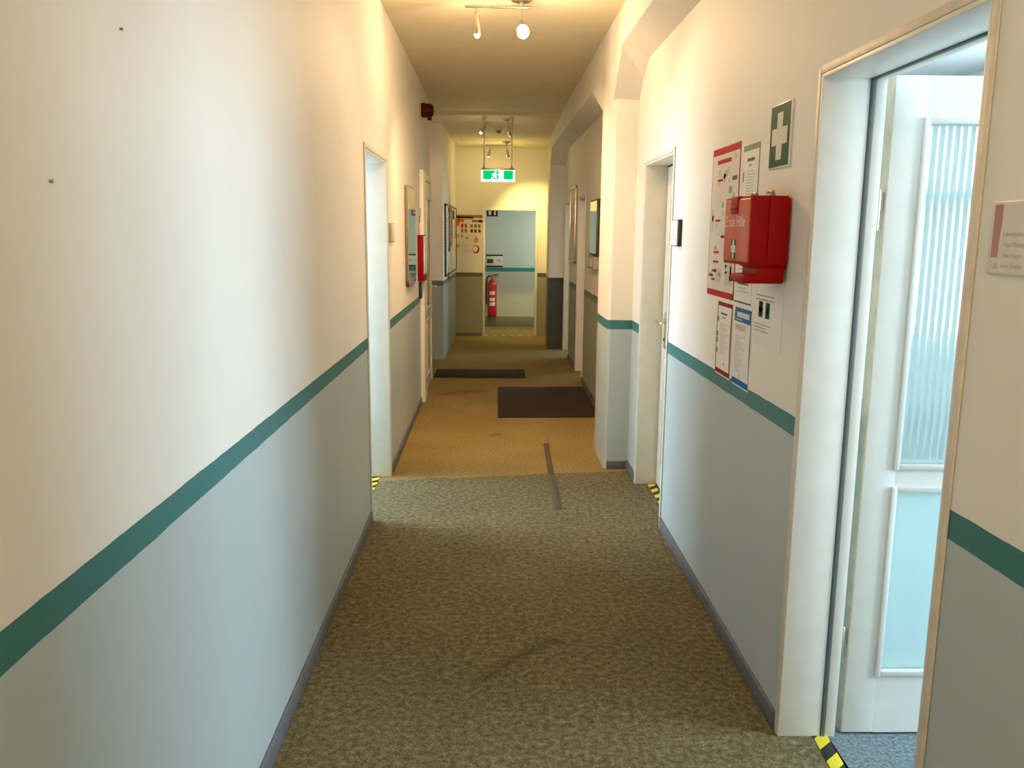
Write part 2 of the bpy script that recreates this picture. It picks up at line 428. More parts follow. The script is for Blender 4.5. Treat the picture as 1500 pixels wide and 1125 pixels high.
# baseboards ----------------------------------------------------------------
b = B()
for y0, y1 in ((-2.1, 4.42), (5.34, 7.66)): b.box((XL, y0, 0), (XL+.012, y1, .062), M['base'], .003)
structure('baseboard_left', b, 'blue grey baseboard at the foot of the left wall', 'baseboard')
b = B()
for y0, y1 in ((-2.1, 1.59), (2.46, 4.34), (5.19, 5.5)): b.box((XR, y0, 0), (XR-.012, y1, .062), M['base'], .003)
structure('baseboard_right', b, 'blue grey baseboard at the foot of the right wall', 'baseboard')
b = B(); b.box((XC+.018, 5.5, 0), (XR-.012, 5.488, .055), M['base'], .003)
structure('baseboard_pillar', b, 'dark baseboard on the front of the near pillar', 'baseboard')
b = B()
for y0, y1 in ((6.03, 8.87), (9.63, 10.59)): b.box((XB, y0, 0), (XB-.012, y1, .055), M['base'], .003)
structure('baseboard_bay', b, 'dark baseboard along the far right bay', 'baseboard')
b = B(); b.box((-.95, 14.2, .0), (1.55, 14.185, .17), mat('lobby_skirting', (.20, .19, .12), .6), .003)
structure('baseboard_lobby', b, 'tall olive skirting on the lobby wall', 'baseboard')
b = B(); b.box((-.56, 12.9, 0), (-.17, 12.888, .05), M['base'], .003)
structure('baseboard_end', b, 'dark baseboard under the end wall poster', 'baseboard')

# ------------------------------------------------------------------ rooms beside the corridor
def room(nm, x0, x1, y0, y1, side, wins, carpet, h=2.75):
    """plain white room; side +1 lies right of the corridor; win=(y0,y1,z0,z1) is cut in its outer wall"""
    b = B(); b.box((x0, y0, -.12), (x1, y1, 0), carpet); structure('floor_' + nm, b, 'carpet inside the ' + nm.replace('_', ' '), 'floor')
    b = B(); b.box((x0, y0-.1, h), (x1, y1+.1, h+.1), M['office']); structure('ceiling_' + nm, b, 'white ceiling of the ' + nm.replace('_', ' '), 'ceiling')
    b = B(); b.box((x0, y0-.1, 0), (x1, y0, h), M['office']); structure('wall_' + nm + '_front', b, 'white near wall of the ' + nm.replace('_', ' '), 'wall')
    b = B(); b.box((x0, y1, 0), (x1, y1+.1, h), M['office']); structure('wall_' + nm + '_back', b, 'white far wall of the ' + nm.replace('_', ' '), 'wall')
    xo = x1 if side > 0 else x0; xt = xo + .2*side
    b = B(); a = y0-.1
    for wy0, wy1, wz0, wz1 in wins:
        b.box((xo, a, 0), (xt, wy0, h), M['office']); a = wy1
        b.box((xo, wy0, 0), (xt, wy1, wz0), M['office']); b.box((xo, wy0, wz1), (xt, wy1, h), M['office'])
    b.box((xo, a, 0), (xt, y1+.1, h), M['office'])
    structure('wall_' + nm + '_outer', b, 'outer wall of the ' + nm.replace('_', ' ') + ' with its window', 'wall')

def window(k, x, side, win, label, power, col=(.65, .855, 1.), spread=PI):
    wy0, wy1, wz0, wz1 = win
    o = thing('window_%d' % k, label, 'window', loc=(x, (wy0+wy1)/2, wz0), kind='structure')
    b = B(); f = .06; ym = (wy0+wy1)/2
    for a0, a1, c0, c1 in ((wy0, wy0+f, wz0, wz1), (wy1-f, wy1, wz0, wz1), (wy0, wy1, wz0, wz0+f), (wy0, wy1, wz1-f, wz1), (ym-.03, ym+.03, wz0, wz1)):
        b.box((x+.10*side, a0, c0), (x+.16*side, a1, c1), M['white'])
    b.build('window_frame', o, o.location)
    b = B(); b.box((x+.125*side, wy0+f, wz0+f), (x+.131*side, wy1-f, wz1-f), M['clear']); b.build('window_pane', o, o.location)
    b = B(); b.box((x-.03*side, wy0-.03, wz0-.03), (x+.1*side, wy1+.03, wz0), M['white'], .006); b.build('window_sill', o, o.location)
    L = bpy.data.lights.new('daylight', 'AREA'); L.shape = 'RECTANGLE'; L.size = wz1-wz0; L.size_y = wy1-wy0
    L.energy = power; L.color = col; L.spread = spread
    lo = bpy.data.objects.new('daylight', L); C.objects.link(lo)
    lo.location = (x+.19*side, (wy0+wy1)/2, (wz0+wz1)/2)
    lo.rotation_euler = (0, PI/2*side, 0)      # shines into the room
    return o

winA = (.95, 2.55, .85, 2.35); winB = (3.9, 5.9, .85, 2.35)
room('office', 1.05, 3.6, -.6, 8.0, 1, (winA, winB), M['office_carpet'])
window(1, 3.6, 1, winA, 'office window letting daylight through the open door', 190.)
window(4, 3.6, 1, winB, 'second office window behind the open door leaf', 165.)  # added to make the ribbed pane bright, not a known window
winL = (4.75, 6.5, .8, 2.4)
room('left_room', -3.6, -.80, 3.6, 6.8, -1, (winL,), M['office_carpet'])
window(2, -3.6, -1, winL, 'window of the left side room lighting its doorway', 330.)
winF = (10.9, 12.5, .8, 2.3)
room('far_room', 1.10, 3.4, 8.4, 12.8, 1, (winF,), M['office_carpet'])
window(3, 3.4, 1, winF, 'window of the far right room', 75.)

# dark shelf seen through the reeded door glass
o = thing('wall_shelf', 'long dark shelf seen blurred through the ribbed glass of the open door', 'shelf', loc=(3.45, 5.2, 1.70))
b = B(); b.box((3.30, 2.8, 1.735), (3.58, 7.6, 1.84), M['grey_shelf'], .004); b.build('shelf_board', o, o.location)
b = B(); b.box((3.30, 2.8, 1.60), (3.58, 7.6, 1.615), M['ink'], .003); b.build('lower_board', o, o.location)

# ------------------------------------------------------------------ doors
def uframe(b, x0, x1, ya0, ya1, yb0, yb1, z0, z1, m, bev=.002):
    """two uprights (near ya0..ya1, far yb0..yb1) and the head z0..z1 between them"""
    b.box((x0, ya0, 0), (x1, ya1, z1), m, bev); b.box((x0, yb0, 0), (x1, yb1, z1), m, bev)
    b.box((x0, ya1, z0), (x1, yb0, z1), m, bev)
def lever(parent, mx, s=1., m=None):
    """plate, lever and keyhole; local x = along the lever, z = out of the door"""
    m = m or M['brass']
    b = B(); b.box((-.021, -.125, 0), (.021, .095, .009), m, .004); b.build('escutcheon', parent).matrix_local = mx
    b = B()
    b.lathe([(.013, .008), (.013, .03), (.009, .034), (.009, .055)], m, (0, .04, 0), (0, 0, 1), 16)
    b.tube([(0, .04, .052), (s*.02, .041, .06), (s*.06, .042, .061), (s*.118, .04, .058), (s*.128, .036, .05)], .0095, m, 12)
    b.build('door_handle', parent).matrix_local = mx
    b = B(); b.lathe([(.0085, .008), (.0085, .014), (0, .014)], M['black'], (0, -.07, 0), (0, 0, 1), 14)
    b.build('keyhole', parent).matrix_local = mx

# door_1: open office door on the right ------------------------------------
Y0, Y1, ZT = 1.615, 2.435, 1.985
d = thing('door_1', 'open white office door with ribbed glass at the right edge', 'door', loc=(1.0, (Y0+Y1)/2, 0), kind='structure')
S = d.location
b = B()
c = .022
uframe(b, XR-.006, XR-.0005, Y0-c, Y0, Y1, Y1+c, ZT, ZT+c, M['casing'])
b.build('casing', d, S)['label'] = 'thin beige casing around the opening'
b = B()
uframe(b, XR-.004, 1.034, Y0, Y0+.012, Y1-.012, Y1, ZT-.012, ZT, M['steel_frame'])
uframe(b, 1.048, 1.080, Y0, Y0+.014, Y1-.014, Y1, ZT-.014, ZT, M['steel_frame'])
b.build('door_frame', d, S)
b = B()
uframe(b, 1.034, 1.048, Y0, Y0+.016, Y1-.016, Y1, ZT-.016, ZT, M['rubber'], .003)
b.build('rubber_seal', d, S)['label'] = 'grey rubber seal in the frame'
# leaf stands open at a right angle: plane y = 2.43, x from 1.105 to 1.885
lx0, lx1, ly0, ly1, lz0, lz1 = 1.105, 1.885, 2.432, 2.474, .008, 1.985
px0, px1 = 1.205, 1.785
pan = ((.214, .800), (.876, 1.862))
b = B(); wm = M['white']
b.box((lx0+.002, ly0, lz0), (px0, ly1, lz1), wm, .002); b.box((px1, ly0, lz0), (lx1, ly1, lz1), wm, .002)
for z0, z1 in ((lz0, pan[0][0]), (pan[0][1], pan[1][0]), (pan[1][1], lz1)): b.box((px0-.001, ly0, z0), (px1+.001, ly1, z1), wm)
leaf = b.build('door_leaf', d, S)
b = B(); b.box((lx0-.001, ly0+.001, lz0), (lx0+.002, ly1, lz1), M['edge']); b.build('hinge_edge', leaf, S)['label'] = 'aged olive hinge edge of the leaf'  # edge strip coloured darker and more olive than the leaf
for z0, z1 in pan:
    b = B(); w = .012
    for a0, a1, c0, c1 in ((px0-w, px0+.006, z0-w, z1+w), (px1-.006, px1+w, z0-w, z1+w), (px0+.006, px1-.006, z0-w, z0+.006), (px0+.006, px1-.006, z1-.006, z1+w)):
        b.box((a0, ly0-.010, c0), (a1, ly0+.001, c1), wm, .003)
        b.box((a0, ly1-.001, c0), (a1, ly1+.010, c1), wm, .003)
    b.build('glazing_bead', leaf, S)
    # reeded pane: flat front, convex ribs behind
    t = bmesh.new(); pitch = .0215; n = 10; N = int(round((px1-px0)/pitch)); pitch = (px1-px0)/N
    fr = []; bk = []
    for i in range(N*n+1):
        x = px0 + i*pitch/n; q = (i % n)/n*2-1
        y = ly0 + .024 + .0024*(1-q*q)
        fr.append((t.verts.new((x, ly0+.019, z0)), t.verts.new((x, ly0+.019, z1)))); bk.append((t.verts.new((x, y, z0)), t.verts.new((x, y, z1))))
    for i in range(N*n):
        t.faces.new([fr[i][0], fr[i+1][0], fr[i+1][1], fr[i][1]]); t.faces.new([bk[i][0], bk[i][1], bk[i+1][1], bk[i+1][0]])
        t.faces.new([fr[i][0], bk[i][0], bk[i+1][0], fr[i+1][0]]); t.faces.new([fr[i][1], fr[i+1][1], bk[i+1][1], bk[i][1]])
    t.faces.new([fr[0][0], fr[0][1], bk[0][1], bk[0][0]]); t.faces.new([fr[-1][0], bk[-1][0], bk[-1][1], fr[-1][1]])
    bmesh.ops.recalc_face_normals(t, faces=t.faces)
    b = B(); b._take(t, M['frosted' if z0 < .5 else 'reeded'], True); b.build('glass_pane', leaf, S)
for z in (.30, 1.62):
    b = B(); b.lathe([(.007, -.055), (.007, .055), (.004, .06), (0, .061)], M['brass'], (1.088, 2.440, z), (0, 0, 1), 14)
    b.box((1.070, 2.4335, z-.05), (1.088, 2.436, z-.004), M['brass']); b.box((1.088, 2.442, z+.0), (1.106, 2.446, z+.05), M['brass'])
    b.build('hinge', d, S)
mx = frame((-1,0,0), (0,0,1), (0,-1,0), (1.835, ly0, 1.02)); mx.translation -= S
lever(leaf, mx)

# door_2: closed grey-white door on the right before the pillar --------------------
Y0, Y1, ZT = 4.365, 5.165, 1.955
d = thing('door_2', 'closed pale door with lever in deep reveal beside the near pillar', 'door', loc=(.98, (Y0+Y1)/2, 0), kind='structure'); S = d.location
b = B(); c = .022
uframe(b, XR-.008, XR-.0005, Y0-c, Y0, Y1, Y1+c, ZT, ZT+c, M['cream']); b.build('casing', d, S)
b = B(); uframe(b, XR-.004, 1.03, Y0, Y0+.012, Y1-.012, Y1, ZT-.012, ZT, M['cream']); b.build('door_frame', d, S)
b = B(); b.box((1.028, Y1-.020, 0), (1.05, Y1, ZT), M['edge'], .002); b.box((1.031, Y1-.026, 0), (1.045, Y1-.019, ZT), M['dark'])
b.box((1.028, Y0, ZT-.02), (1.05, Y1, ZT), M['dark']); b.build('door_seal', d, S)  # dark strips stand in for the shade in the gap round the leaf
b = B(); b.box((1.03, Y0+.01, .01), (1.07, Y1-.026, ZT-.02), M['cream'], .002); leaf = b.build('door_leaf', d, S)
for z0, z1 in ((.16, .78), (.90, 1.75)):
    b = B()
    for a0, a1, c0, c1 in ((Y0+.11, Y0+.125, z0, z1), (Y1-.155, Y1-.14, z0, z1), (Y0+.11, Y1-.14, z0, z0+.015), (Y0+.11, Y1-.14, z1-.015, z1)):
        b.box((1.024, a0, c0), (1.031, a1, c1), M['cream'], .003)
    b.build('panel_moulding', leaf, S)
mx = right_wall(5.02, 1.0, 1.03); mx.translation -= S
lever(leaf, mx, 1.)

# door_3: panelled cream door on the left past the mirror -----------------------------
d = thing('door_3', 'cream panelled door on the left beyond the mirror', 'door', loc=(XL, 8.4, 0), kind='structure'); S = d.location
b = B()
b.box((XL-.02, 7.72, 0), (XL+.038, 7.96, 2.085), M['cream'], .006)
b.box((XL-.02, 8.96, 0), (XL+.012, 9.03, 2.085), M['cream'], .004)
b.box((XL-.02, 7.96, 2.03), (XL+.012, 8.96, 2.085), M['cream'], .004); b.build('door_frame', d, S)
b = B(); b.box((XL-.05, 7.965, .012), (XL+.006, 8.95, 2.02), M['cream'], .003); leaf = b.build('door_leaf', d, S)
b = B(); b.box((XL+.004, 8.30, .82), (XL+.009, 8.85, 1.85), M['panel_glass'], .001); b.build('glass_pane', leaf, S)['label'] = 'olive tinted upper glass panel'
b = B()
for z0, z1 in ((.14, .70), (.80, 1.87)):
    for a0, a1, c0, c1 in ((8.28, 8.30, z0, z1), (8.85, 8.87, z0, z1), (8.28, 8.87, z0, z0+.02), (8.28, 8.87, z1-.02, z1)):
        b.box((XL+.005, a0, c0), (XL+.018, a1, c1), M['cream'], .004)
b.build('panel_moulding', leaf, S)
mx = left_wall(8.90, .95, XL+.006); mx.translation -= S
lever(leaf, mx, -1., M['chrome'])

# door_4: open doorway on the left ------------------------------------------------------
Y0, Y1, ZT = 4.445, 5.315, 1.965
d = thing('door_4', 'open left doorway with white steel frame and taped threshold', 'door', loc=(-.72, (Y0+Y1)/2, 0), kind='structure'); S = d.location
b = B(); c = .024
uframe(b, XL+.0005, XL+.008, Y0-c, Y0, Y1, Y1+c+.02, ZT, ZT+c, M['steel_frame']); b.build('casing', d, S)
b = B(); uframe(b, -.82, XL+.004, Y0, Y0+.012, Y1-.012, Y1, ZT-.012, ZT, M['steel_frame']); b.build('door_frame', d, S)
b = B(); b.box((-1.68, Y0+.0, .01), (-.84, Y0+.04, ZT-.01), M['white'], .003); b.build('door_leaf', d, S)

# door_5 / door_6: doorways in the far right bay
for k, (Y0, Y1, ZT, lab) in enumerate(((8.895, 9.60, 1.935, 'doorway in the far right bay beyond the framed mirror'), (10.62, 11.36, 1.915, 'last right doorway just before the far pillar'))):
    d = thing('door_%d' % (5+k), lab, 'door', loc=(1.02, (Y0+Y1)/2, 0), kind='structure'); S = d.location
    b = B(); c = .03
    uframe(b, XB-.010, XB-.0005, Y0-c, Y0, Y1, Y1+c, ZT, ZT+c, M['cream']); b.build('casing', d, S)
    b = B(); uframe(b, XB-.004, 1.11, Y0, Y0+.012, Y1-.012, Y1, ZT-.012, ZT, M['cream']); b.build('door_frame', d, S)
    b = B(); b.box((1.115, Y0-.004, .01), (1.115+Y1-Y0, Y0+.034, ZT-.01), M['cream'], .003); b.build('door_leaf', d, S)

# door_7: doorway in the end wall
d = thing('door_7', 'open doorway in the end wall with bright narrow frame', 'door', loc=(.26, 12.95, 0), kind='structure'); S = d.location
b = B()
uframe2 = [b.box((-.150, 12.885, 0), (-.118, 13.06, 1.90), M['ivory'], .003), b.box((.636, 12.885, 0), (.668, 13.06, 1.90), M['ivory'], .003), b.box((-.118, 12.885, 1.868), (.636, 13.06, 1.90), M['ivory'], .003)]
b.build('door_frame', d, S)

# ------------------------------------------------------------------ floor things
def flat(name, label, cat, pts, z, t, m, group=None):
    """thin sheet lying on the floor, its own outline and thickness"""
    cx = sum(p[0] for p in pts)/len(pts); cy = sum(p[1] for p in pts)/len(pts)
    b = B(); b.prism([(p[0]-cx, p[1]-cy) for p in pts], 2, 0, t, m, min(.003, t*.3))
    o = b.build(name); o.location = (cx, cy, z); return tag(o, label, cat, group)
flat('entrance_mat', 'large dark brown mat lying against the right bay wall', 'mat', [(.05, 7.07), (.925, 7.10), (.93, 8.53), (.06, 8.50)], 0.0005, .009, M['mat'])
flat('entrance_mat', 'narrow dark mat strip across the left half of the corridor', 'mat', [(-.63, 9.08), (.36, 9.08), (.365, 9.63), (-.63, 9.60)], 0.0005, .009, M['mat'])
flat('floor_tape', 'upper dull length of cable tape running to the brown mat', 'tape', [(.405, 6.20), (.43, 6.20), (.485, 7.07), (.455, 7.07)], 0.0006, .0012, mat('pale_tape', (.19, .15, .085), .8))
flat('floor_tape', 'dark tape strip on the tan carpet before the seam', 'tape', [(.385, 6.19), (.425, 6.19), (.408, 5.37), (.366, 5.37)], 0.0006, .0012, M['tape'])
flat('floor_tape', 'grey tape strip on the near carpet after the seam', 'tape', [(.370, 5.345), (.411, 5.345), (.400, 4.64), (.357, 4.65)], 0.0006, .0012, M['tape'])
flat('hazard_tape', 'yellow black tape on the threshold of the open office door', 'tape', [(.975, 1.63), (1.022, 1.63), (1.058, 2.425), (1.011, 2.425)], 0.0006, .0015, M['hazard'])
flat('hazard_tape', 'yellow black tape in the left open doorway', 'tape', [(-.762, 4.46), (-.712, 4.46), (-.714, 5.30), (-.762, 5.30)], 0.0006, .0015, M['hazard'])
flat('hazard_tape', 'yellow black tape under the closed right door', 'tape', [(.975, 4.385), (1.022, 4.385), (1.024, 5.145), (.977, 5.145)], 0.0006, .0015, M['hazard'])
flat('edge_tape', 'worn pale striped tape across the far doorway threshold', 'tape', [(-.115, 12.89), (.633, 12.89), (.633, 12.94), (-.115, 12.94)], 0.0006, .0015, M['hazard_w'])

# ------------------------------------------------------------------ papers and signs on the walls
def sheet(name, label, cat, mx, w, h, base, marks, t=.0012, group=None, bow=0., bev=0.):
    """printed sheet; local x right, y up, origin at its lower left corner; marks = (x0,y0,x1,y1,material) in mm of print on the face"""
    b = B()
    def zb(x, y): return bow*math.sin(PI*min(max(y/h, 0), 1))
    if bow:
        n = 12
        for i in range(n):
            y0, y1 = h*i/n, h*(i+1)/n
            b.hexa([(0, y0, zb(0, y0)), (w, y0, zb(0, y0)), (w, y0, zb(0, y0)+t), (0, y0, zb(0, y0)+t),
                    (0, y1, zb(0, y1)), (w, y1, zb(0, y1)), (w, y1, zb(0, y1)+t), (0, y1, zb(0, y1)+t)], base)
        bmesh.ops.remove_doubles(b.bm, verts=b.bm.verts, dist=1e-5)
    else: b.box((0, 0, 0), (w, h, t), base, bev)
    for x0, y0, x1, y1, m in marks:
        z = max(zb(0, y0), zb(0, y1), zb(0, (y0+y1)/2)) + t
        if bow and y1-y0 > h/10:
            k = max(2, int((y1-y0)/h*14))
            for i in range(k):
                a, c = y0+(y1-y0)*i/k, y0+(y1-y0)*(i+1)/k
                b.hexa([(x0, a, zb(0, a)+t), (x1, a, zb(0, a)+t), (x1, a, zb(0, a)+t+.0004), (x0, a, zb(0, a)+t+.0004),
                        (x0, c, zb(0, c)+t), (x1, c, zb(0, c)+t), (x1, c, zb(0, c)+t+.0004), (x0, c, zb(0, c)+t+.0004)], m)
        else: b.box((x0, y0, z-.0002), (x1, y1, z+.0003), m)
    o = b.build(name); o.matrix_world = mx; return tag(o, label, cat, group)

def textlines(x0, x1, y0, y1, n, m, ragged=.35, th=.35):
    out = []; st = (y1-y0)/n
    for k in range(n):
        y = y0 + k*st; out.append((x0, y, x1-(x1-x0)*ragged*random.random(), y+st*th, m))
    return out

NG = 'notices around the first aid box'
# large red-edged poster
w, h = .400, .585; mk = []
mk += [(0, h-.03, w, h-.004, M['red_ink']), (w-.012, 0, w, h-.03, M['red_ink']), (0, 0, w, .024, M['red_ink']), (0, .024, .004, h-.03, M['red_ink'])]
mk += [(.075, h-.066, .275, h-.050, M['red_ink']), (.315, h-.060, .345, h-.042, M['pale_ink'])]
for x, y, l in ((.085, .452, .08), (.08, .295, .075), (.175, .232, .075), (.075, .170, .08), (.075, .132, .08), (.065, .095, .065), (.06, .06, .05)):
    mk.append((x, y, x+l, y+.009, M['red_ink']))
mk += [(.30, .447, .365, .463, M['black_ink']), (.31, .37, .352, .40, M['pale_ink']), (.325, .355, .358, .385, M['black_ink']), (.20, .468, .225, .49, M['ink']), (.235, .477, .258, .50, M['pale_ink'])]
for k in range(26):
    x = random.choice((.03, .09, .17, .25, .31)) + random.uniform(-.01, .01); y = random.uniform(.05, .50)
    mk.append((x, y, x+random.uniform(.02, .05), y+random.uniform(.006, .03), random.choice((M['pale_ink'], M['pale_ink'], M['pale_ink'], M['ink']))))
mk += [(.02, .255, .05, .345, M['pale_ink']), (.26, .05, .36, .13, M['pale_ink']), (.33, .07, .352, .125, M['black_ink']), (.12, .06, .19, .11, M['pale_ink']), (.02, .075, .085, .085, M['black_ink'])]
sheet('safety_poster', 'large red edged safety poster on the right wall behind the first aid box', 'poster', right_wall(3.592, 1.304), w, h, M['paperB'], mk, .0015, NG)
# green-edged sheet
w, h = .192, .297; mk = [(0, h-.026, w, h-.006, M['olive']), (w-.011, .0, w, h-.02, M['olive']), (0, 0, w, .012, M['olive']), (.05, h-.063, .135, h-.052, M['black_ink']), (.07, h-.080, .10, h-.073, M['ink'])]
mk += textlines(.05, .16, .08, h-.09, 13, M['pale_ink']) + [(.004, .165, .014, .20, M['black_ink']), (.006, .10, .018, .112, M['ink']), (.006, .082, .018, .094, M['ink']), (.0, .0, .003, h-.026, M['pale_ink'])]
sheet('notice_sheet', 'green edged notice sheet above the first aid box', 'notice', right_wall(3.157, 1.570), w, h, M['paper'], mk, .0012, NG)
# plain white text sheet
w, h = .206, .297; mk = textlines(.03, .18, .04, .20, 12, M['pale_ink']) + [(0, 0, w, .006, M['black_ink']), (.03, .068, .17, .074, M['ink'])]
mk += [(w-.002, 0, w, h, M['pale_ink'])]
sheet('notice_sheet', 'plain white text sheet directly under the first aid box', 'notice', right_wall(3.178, 1.303), w, h, M['paper'], mk, .0012, NG)
# landscape laminated sheet with two green pictograms
w, h = .322, .225
mk = textlines(.045, .24, .155, .182, 2, M['ink'], .2, .35) + textlines(.04, .22, .050, .083, 3, M['ink'], .4, .3)
gx, gy, s = .078, .098, .044
mk += [(gx, gy, gx+s, gy+.053, M['green']), (gx+.016, gy+.003, gx+.028, gy+.050, M['paper']), (gx+.002, gy+.018, gx+s-.002, gy+.033, M['paper'])]
gx = .150
mk += [(gx, gy, gx+s, gy+.053, M['green']), (gx+.022, gy+.036, gx+.032, gy+.048, M['paper']), (gx+.014, gy+.018, gx+.026, gy+.036, M['paper']), (gx+.006, gy+.004, gx+.016, gy+.020, M['paper']), (gx+.024, gy+.006, gx+.032, gy+.022, M['paper'])]
mk += [(w-.0015, 0, w, h, M['pale_ink'])]
sheet('notice_sheet', 'wide laminated sheet with two small green pictograms', 'notice', right_wall(2.958, 1.178), w, h, M['paper'], mk, .0012, NG)
# blue-headed sheet
w, h = .203, .292
mk = [(.0, h-.054, w, h-.004, M['blue_ink']), (.03, h-.040, w-.02, h-.019, M['paperB']), (.012, h-.050, .10, h-.044, M['paperB']), (0, .006, w, .028, M['blue_ink']), (.02, h-.085, w-.06, h-.063, M['pale_ink'])]
mk += textlines(.03, .15, .055, h-.10, 20, M['pale_ink'], .5, .4) + [(.088, .028, .10, .048, M['pale_ink'])]
sheet('notice_sheet', 'blue headed notice sheet hanging over the dado stripe', 'notice', right_wall(3.156, .998), w, h, M['paper'], mk, .0012, NG, bow=.004)
# crimson-edged sheet
w, h = .208, .288
mk = [(.0, h-.016, w, h, M['crimson']), (0, .006, w, .024, M['crimson']), (0, .02, .008, h, M['crimson']), (w-.009, .02, w, h, M['crimson']), (.05, h-.048, .14, h-.041, M['black_ink']), (.07, h-.063, .115, h-.057, M['ink'])]
mk += textlines(.05, .17, .085, h-.08, 17, M['pale_ink'], .5, .4)
for y in (.21, .150, .125, .085): mk.append((.014, y, .028, y+.020, M['black_ink']))
mk.append((.12, .045, .128, .055, M['black_ink']))
sheet('notice_sheet', 'crimson edged instruction sheet lowest on the right wall', 'notice', right_wall(3.400, 1.000), w, h, M['paper'], mk, .0012, NG, bow=.003)

# first aid sign
o = thing('first_aid_sign', 'square green sign with white cross above the first aid box', 'sign', right_wall(2.852, 1.757))
b = B(); b.box((0, 0, 0), (.197, .197, .006), M['acrylic_white'], .0015); b.build('backing', o)
b = B(); b.box((.003, .005, .006), (.187, .194, .0066), M['green']); b.build('green_field', o)
b = B(); L, t2, cx, cy = .072, .026, .094, .098
b.prism([(cx-t2, cy-L), (cx+t2, cy-L), (cx+t2, cy-t2), (cx+L, cy-t2), (cx+L, cy+t2), (cx+t2, cy+t2), (cx+t2, cy+L), (cx-t2, cy+L), (cx-t2, cy+t2), (cx-L, cy+t2), (cx-L, cy-t2), (cx-t2, cy-t2)], 2, .0066, .0071, M['acrylic_white'])
b.build('white_cross', o)

# first aid box ----------------------------------------------------------------
o = thing('first_aid_box', 'red and orange first aid box on the right wall', 'first aid box', right_wall(2.902, 1.456))
bw, bh, bd = .292, .210, .128
b = B(); b.box((0, 0, .012), (bw, bh, bd*.55), M['red'], .003, 2); b.box((.004, .004, .004), (bw-.004, bh-.004, .03), M['red'], .006); b.build('case', o)
b = B(); b.box((0, 0, bd*.55+.0006), (bw, bh, bd-.003), M['red'], .003, 2); lid = b.build('lid', o)
b = B(); b.box((.007, .006, bd-.009), (bw-.005, bh-.005, bd+.001), M['orange'], .007, 3); b.build('front_face', lid)['label'] = 'orange front face of the lid'  # lamplight painted in: same red box, front coloured brighter
b = B(); b.box((.085, bh-.052, bd-.03), (.165, bh+.003, bd+.005), M['red'], .005, 3); b.box((.092, bh-.040, bd+.004), (.158, bh-.030, bd+.008), M['darkred'], .002); b.build('latch', o)
clip_m = mat('tan_clip', (.35, .20, .10), .4)
for x0 in (.035, .20):
    b = B()
    pts = [(x0, bh-.003, .05), (x0+.004, bh+.012, .05), (x0+.025, bh+.016, .05), (x0+.05, bh+.012, .05), (x0+.054, bh-.003, .05)]
    b.tube(pts, .006, clip_m, 8)
    b.box((x0, bh-.002, .044), (x0+.054, bh+.010, .056), M['edge'], .003)
    b.build('carry_clip', o)
b = B(); g = .014; cx, cy = .128, .048; q = bd+.0016
for (x0, y0, x1, y1, m, dz) in ((cx-.027, cy-.030, cx+.027, cy+.030, M['green'], 0),):
    b.box((x0, y0, q-.001), (x1, y1, q), m)
for (x0, y0, x1, y1) in ((cx-.009, cy-.029, cx+.009, cy+.029), (cx-.026, cy-.011, cx+.026, cy+.011)):
    b.box((x0, y0, q-.0005), (x1, y1, q+.0006), M['acrylic_white'])
b.build('cross_emblem', lid)['label'] = 'white cross on small green patch'
pk = mat('pale_pink_print', (.72, .55, .50), .5)
w1 = lettering('lettering', 'Erste', .049, pk, lid, (.022, .118, bd+.001), ext=.0005, sx=1.06)
lettering('lettering', 'Hilfe', .049, pk, lid, (.022 + max(v.co.x for v in w1.data.vertices) + .016, .118, bd+.001), ext=.0005, sx=1.06)
b = B(); b.box((.13, -.028, .0), (.165, .012, .006), M['red'], .002)
b.box((.125, -.006, .004), (.285, .004, .105), M['red'], .004); b.box((.135, -.055, .012), (.285, -.004, .10), M['red'], .006, 3)
b.box((.135, -.055, .09), (.285, -.028, .138), M['red'], .006, 3); b.box((0.02, -.010, .0), (.20, .0, .06), M['darkred'], .004); b.build('wall_bracket', o)['label'] = 'red holder under the box'

# door plate at the right edge -----------------------------------------------------
o = thing('door_plate', 'acrylic door plate reading 1.08 with red stripe at right edge', 'sign', right_wall(1.548, 1.484))
b = B(); b.box((0, 0, 0), (.30, .128, .006), M['acrylic_white'], .0015); b.build('backing', o)
b = B(); b.box((.010, .004, .006), (.292, .122, .0068), M['paper']); ins = b.build('paper_insert', o)
b = B(); b.prism([(.010, .029), (.031, .029), (.031, .060), (.035, .090), (.034, .122), (.010, .122)], 2, .0068, .0073, M['rust']); b.build('red_stripe', ins)
lettering('room_number', '1.08', .0165, M['ink'], ins, (.0105, .009, .0068), ext=.0003, sx=.78)
for k, tx in enumerate(('Leistungsteam', '- Frau Monath', '- Frau Hagen', '- Herr Franke')):
    lettering('lettering', tx, .0125, M['ink'], ins, (.040 - .0015*k, .067-.0185*k, .0068), ext=.0003)
b = B(); b.box((.002, .001, .0075), (.298, .127, .0105), M['clear'], .001); b.build('acrylic_cover', o)

# room sign beside door_2
o = thing('room_sign', 'small white room sign in dark holder beside the closed right door', 'sign', right_wall(4.285, 1.490))
b = B(); b.box((0, 0, 0), (.155, .128, .018), M['black'], .003); b.build('holder', o)
b = B(); b.box((.004, .004, .018), (.140, .124, .0205), M['paper'], .001); ins = b.build('paper_insert', o)
b = B()
for x0, y0, x1, y1, m in textlines(.03, .12, .03, .08, 4, M['pale_ink']): b.box((x0, y0, .0204), (x1, y1, .0208), m)
b.build('print', ins)
